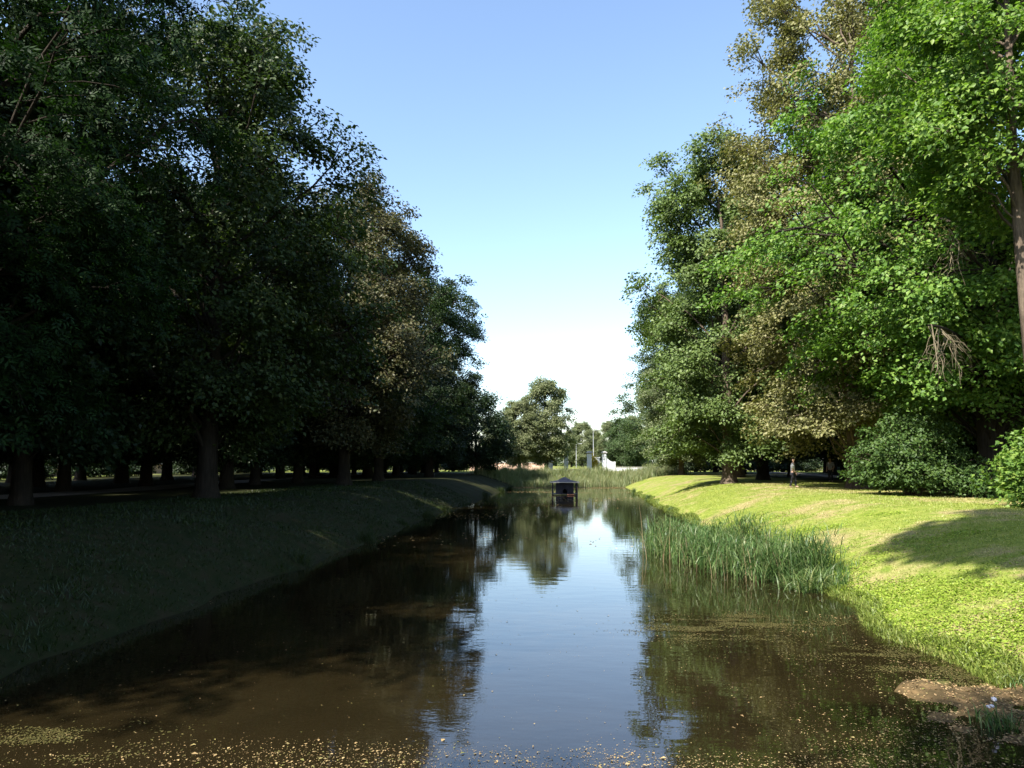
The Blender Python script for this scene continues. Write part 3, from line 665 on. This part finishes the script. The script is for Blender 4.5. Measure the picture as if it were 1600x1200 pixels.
for (sx, sy, w, d_) in ((0, -1, 2.6, 0.03), (0, 1, 2.6, 0.03), (-1, 0, 0.03, 2.28), (1, 0, 0.03, 2.28)):
    o = link("eave_board", box_mesh("eave_board", w, d_, 0.07, TRIM, 0), roof); o.location = (sx * 1.29, sy * 1.16, 1.243)
o = link("ramp", box_mesh("ramp", 0.62, 0.5, 0.05, PLANK), dh); o.location = (0.5, -1.24, 0.08); o.rotation_euler = (0.12, 0, 0)

# ------------------------------------------------------------------ the gate and walls beyond the reeds
PALE = plain("pale_render", (0.60, 0.62, 0.66), 0.85, 0.08, 2.0)
CAP = plain("cap_stone", (0.30, 0.29, 0.28), 0.85, 0.15, 3.0)
PINK = plain("pink_render", (0.62, 0.42, 0.33), 0.9, 0.12, 1.0)
IRON = plain("painted_iron", (0.03, 0.03, 0.03), 0.5, 0.1, 5)
GY_ = 131.0
def gxp(px): return (px - 900) / 1200 * GY_
def pillar(px, h, w, label):
    e = empty("gate_pillar", (gxp(px), GY_, H1(gxp(px), GY_)))
    link("plinth", box_mesh("plinth", w * 1.18, w * 1.18, 0.35, CAP, 0.02), e).location = (0, 0, 0.17)
    link("shaft", box_mesh("shaft", w, w, h - 0.36, PALE, 0.02), e).location = (0, 0, 0.35 + (h - 0.36) / 2)
    bm = bmesh.new(); rr = [(w * .56, h), (w * .68, h + .1), (w * .72, h + .12), (w * .72, h + .24), (w * .3, h + .42)]
    vr = [[bm.verts.new((sx * a, sy * a, z)) for sx, sy in ((-1, -1), (1, -1), (1, 1), (-1, 1))] for a, z in rr]
    for p, q in zip(vr, vr[1:]):
        for j in range(4): bm.faces.new((p[j], p[(j + 1) % 4], q[(j + 1) % 4], q[j]))
    bm.faces.new(vr[-1]); bm.faces.new(vr[0][::-1]); me = bpy.data.meshes.new("cap"); bm.to_mesh(me); bm.free(); me.materials.append(CAP)
    link("cap", me, e); return tag(e, label, "pillar")
pillar(860, 2.9, 0.75, "pale gate pillar half hidden behind the rounded tree")
pillar(884, 2.9, 0.7, "slim pale gate pillar standing free between tree and duck house roof")
pillar(920, 2.9, 0.78, "widest pale gate pillar between the iron gate and the small white hut")
pillar(943, 2.9, 0.7, "pale gate pillar joined to the scooped white wall")
def wing(px0, px1, hi, lo, label, name):
    x0, x1 = gxp(px0), gxp(px1); pts = [(x0, 0), (x1, 0), (x1, lo + 0.15)]
    for t in np.linspace(0, 1, 9): pts.append((x1 + (x0 - x1) * (0.25 + 0.75 * t), lo + 0.1 + (hi - lo) * t ** 2.2))
    z0 = H1(x0, GY_); bm = bmesh.new(); f = bm.faces.new([bm.verts.new((a - x0, 0, b)) for a, b in pts]); r = bmesh.ops.extrude_face_region(bm, geom=[f])
    bmesh.ops.translate(bm, vec=(0, 0.35, 0), verts=[v for v in r["geom"] if isinstance(v, bmesh.types.BMVert)]); bmesh.ops.recalc_face_normals(bm, faces=bm.faces)
    me = bpy.data.meshes.new(name); bm.to_mesh(me); bm.free(); me.materials.append(PALE); o = link(name, me); o.location = (x0, GY_ - 0.15, z0); return tag(o, label, "wall")
wing(946.6, 960, 2.3, 1.45, "short white wall with a scooped top running from the last gate pillar", "wing_wall")
def low_wall(x0, x1, y, h, mat, label, cap=CAP):
    e = empty("boundary_wall", ((x0 + x1) / 2, y, H1((x0 + x1) / 2, y)))
    link("wall_body", box_mesh("wall_body", x1 - x0, 0.3, h + 0.2, mat, 0), e).location = (0, 0, h / 2 - 0.1)
    link("coping", box_mesh("coping", x1 - x0 + 0.1, 0.42, 0.1, cap, 0.01), e).location = (0, 0, h + 0.053)
    return tag(e, label, "wall")
low_wall(gxp(960.5), gxp(1052), GY_ + 0.2, 0.6, PALE, "low white wall with a dark coping beyond the far reeds")
low_wall(-19, gxp(856), GY_ + 6, 1.35, PINK, "long pinkish wall behind the rounded tree beyond the reeds")
ge = empty("iron_gate", (gxp(902), GY_, H1(gxp(902), GY_))); tag(ge, "open work iron gate between the slim and the widest gate pillar", "gate")
gw = gxp(916) - gxp(888)
for z in (0.25, 1.0, 1.75): link("rail", box_mesh("rail", gw, 0.04, 0.05, IRON, 0), ge).location = (0, 0, z)
bar = box_mesh("bar", 0.03, 0.03, 1.9, IRON, 0)
for i in range(15): link("bar", bar, ge).location = (-gw / 2 + gw * (i + 0.5) / 15, 0.04, 1.05)
hut = empty("kiosk", (gxp(932), GY_ + 5, H1(3, GY_ + 5))); tag(hut, "small white hut with a dark window seen between two gate pillars", "kiosk")
WHT = plain("white_paint", (0.78, 0.78, 0.76), 0.6, 0.05, 3)
link("body", box_mesh("body", 1.1, 1.1, 2.2, WHT), hut).location = (0, 0, 1.1)
link("window", box_mesh("window", 0.35, 0.06, 0.5, IRON, 0), hut).location = (-0.15, -0.56, 1.45)
link("roof", box_mesh("roof", 1.3, 1.3, 0.12, WHT), hut).location = (0, 0, 2.28)
LEAF["yellow"] = leaf_mat("leaf_yellow", [(0.40, 0.25, 0.02), (0.55, 0.38, 0.03), (0.35, 0.30, 0.04)], 0.3)
YS = grow_shrub(9, 2.6, 0.7, 0.7, 40, 40, 0.16, "yellow")
e = empty("shrub", (gxp(928), GY_ + 3, H1(2, GY_ + 3))); link("stem", YS[0], e); link("foliage", YS[1], e); tag(e, "narrow yellow leaved bush in front of the small white hut", "shrub")
LPOST = plain("galvanised", (0.35, 0.36, 0.38), 0.5, 0.1, 5)
def lamp(px, y, h, label):
    x = (px - 900) / 1200 * y; e = empty("street_lamp", (x, y, H1(x, y))); T = Tubes(); T.add([(0, 0, 0), (0, 0, h * .5), (0, 0, h)], [0.1, 0.08, 0.05], 8)
    link("pole", T.mesh("pole", LPOST), e); T = Tubes(); T.add([(0, 0, h - .02), (0.4, 0, h + .25), (1.0, 0, h + .3)], [0.045, 0.04, 0.035], 6); link("arm", T.mesh("arm", LPOST), e)
    link("lamp_head", box_mesh("lamp_head", 0.7, 0.25, 0.12, LPOST, 0.03), e).location = (1.2, 0, h + .3); return tag(e, label, "lamp")
lamp(926.5, 190, 9.0, "tall grey street lamp rising behind the white hut")
lamp(900, 205, 6.0, "shorter grey street lamp seen through the iron gate")
# street beyond the gate
tag(link("road", mesh_np("road", [(-300, 140, 1.66), (300, 140, 1.66), (300, 150, 1.66), (-300, 150, 1.66)], [(0, 1, 2, 3)], PATH)), kind="structure")
e = empty("garden_wall", (-54, 55, 1.5)); tag(e, "low pinkish wall glimpsed between trunks at the back of the shaded wood", "wall")
link("wall_body", box_mesh("wall_body", 0.3, 90, 1.3, PINK, 0), e).location = (0, 0, 0.55)
link("coping", box_mesh("coping", 0.42, 90.1, 0.1, CAP, 0.01), e).location = (0, 0, 1.253)
# wooded horizon
def wood_mass(name, segs, seed, label):
    rng = np.random.default_rng(seed); Cn = []
    for (x0, y0, x1, y1, n, h) in segs:
        t = rng.random(n); top = h * (0.72 + 0.28 * np.sin(t * 37 + seed) * np.sin(t * 13)); Cn.append(np.column_stack([x0 + (x1 - x0) * t, y0 + (y1 - y0) * t + rng.normal(size=n) * 2, 1.2 + top * rng.random(n) ** 0.8]))
    Cn = np.concatenate(Cn); O = np.tile(np.array([0, -1.0, 0]), (len(Cn), 1))
    P, D, N, L = clump_leaves(rng, Cn, O, rng.uniform(1.2, 2.2, len(Cn)), 11, 1.0, 0.7)
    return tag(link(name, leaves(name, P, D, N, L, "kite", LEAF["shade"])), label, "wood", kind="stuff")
wood_mass("distant_wood", [(-95, -30, -95, 170, 1500, 13), (-95, 170, -20, 270, 900, 11), (-25, 275, 60, 275, 500, 7), (40, 260, 95, 170, 900, 11), (90, 180, 90, 20, 1300, 13)], 3, "far off wood closing the horizon all round the park")

# ------------------------------------------------------------------ people under the trees
SKIN = plain("skin", (0.50, 0.32, 0.24), 0.6, 0.05, 8); HAIR = plain("hair", (0.035, 0.025, 0.02), 0.7, 0.2, 20)
SHIRT_W = plain("white_cloth", (0.72, 0.72, 0.78), 0.9, 0.06, 6); SHIRT_G = plain("grey_cloth", (0.28, 0.27, 0.30), 0.9, 0.1, 6); TROUSER = plain("dark_cloth", (0.03, 0.03, 0.04), 0.9, 0.2, 6)
def skinned(name, V, E_, rad, mat, parent, root=0, sub=2):
    me = bpy.data.meshes.new(name); me.from_pydata(V, E_, []); me.materials.append(mat); o = link(name, me, parent)
    sk = o.modifiers.new("skin", 'SKIN'); sk.use_smooth_shade = True
    for i, r in enumerate(rad): me.skin_vertices[0].data[i].radius = r if isinstance(r, tuple) else (r, r); me.skin_vertices[0].data[i].use_root = i == root
    o.modifiers.new("sub", 'SUBSURF').levels = sub; o.modifiers["sub"].render_levels = sub; return o
def person(x, y, rz, shirt, step, label):
    e = empty("person", (x, y, H1(x, y)), rz)
    # faces -Y; joints
    pel = (0, 0, 0.95); J = [pel, (0, -0.01, 1.15), (0, -0.02, 1.38), (0, -0.03, 1.50), (0, -0.045, 1.57), (0, -0.06, 1.66), (0, -0.05, 1.74)]
    Rr = [(0.15, 0.11), (0.135, 0.10), (0.16, 0.10), 0.058, 0.055, (0.078, 0.095), (0.062, 0.078)]
    E_ = [(0, 1), (1, 2), (2, 3), (3, 4), (4, 5), (5, 6)]
    nb = len(J); J += [(0, -0.16, 1.645)]; Rr += [0.014]; E_ += [(5, nb)]                    # nose
    for s in (-1, 1): n = len(J); J += [(s * 0.088, -0.05, 1.65)]; Rr += [0.016]; E_ += [(5, n)]   # ears
    legs = []; arms = []
    for s in (-1, 1):
        n = len(J); f = step * s
        J += [(s * 0.10, 0, 0.86), (s * 0.105, -0.06 - f * 0.5, 0.49), (s * 0.11, 0.02 - f, 0.09), (s * 0.125, -0.14 - f, 0.04)]
        Rr += [0.095, 0.06, 0.042, 0.035]; E_ += [(0, n), (n, n + 1), (n + 1, n + 2), (n + 2, n + 3)]; legs.append(n)
        n = len(J); J += [(s * 0.19, -0.02, 1.40), (s * 0.25, 0.03 + f * 0.4, 1.13), (s * 0.22, -0.14 + f * 0.5, 0.92), (s * 0.215, -0.18 + f * .5, 0.85)]
        Rr += [0.06, 0.044, 0.03, 0.034]; E_ += [(2, n), (n, n + 1), (n + 1, n + 2), (n + 2, n + 3)]; arms.append(n)
        for q in range(5):
            m = len(J); ox = s * (-0.03 + 0.015 * q); J += [(J[n + 3][0] + ox, J[n + 3][1] - 0.015, 0.80 - 0.006 * (2 - abs(q - 2))), (J[n + 3][0] + ox, J[n + 3][1] - 0.03, 0.755 + 0.012 * abs(q - 2))]
            Rr += [0.009, 0.008]; E_ += [(n + 3, m), (m, m + 1)]
    skinned("body", J, E_, Rr, SKIN, e)
    sj = [(0, 0, 0.88), J[1], J[2], (0, -0.025, 1.455)]; sr = [(0.18, 0.135), (0.165, 0.125), (0.185, 0.125), 0.085]; se = [(0, 1), (1, 2), (2, 3)]
    for n in arms: k = len(sj); sj += [J[n], J[n + 1]]; sr += [0.082, 0.066]; se += [(2, k), (k, k + 1)]
    skinned("shirt", sj, se, sr, shirt, e, 1)
    tj = [(0, 0, 0.97)]; tr_ = [(0.165, 0.125)]; te = []
    for n in legs: k = len(tj); tj += [J[n], J[n + 1], J[n + 2]]; tr_ += [0.115, 0.08, 0.062]; te += [(0, k), (k, k + 1), (k + 1, k + 2)]
    skinned("trousers", tj, te, tr_, TROUSER, e)
    bm = bmesh.new(); bmesh.ops.create_uvsphere(bm, u_segments=14, v_segments=8, radius=0.105)
    bmesh.ops.delete(bm, geom=[v for v in bm.verts if v.co.z < -0.03 and v.co.y < 0.03 or v.co.z < -0.07], context='VERTS')
    me = bpy.data.meshes.new("hair"); bm.to_mesh(me); bm.free(); me.materials.append(HAIR); link("hair", me, e).location = (0, -0.035, 1.705)
    return tag(e, label, "person")
person(12.9, 47.5, 1.1, SHIRT_W, 0.14, "person in a white shirt and dark trousers walking under the trees")
person(18.6, 58.5, -0.6, SHIRT_G, 0.04, "person in a grey top and dark trousers standing in deep shade under the trees")
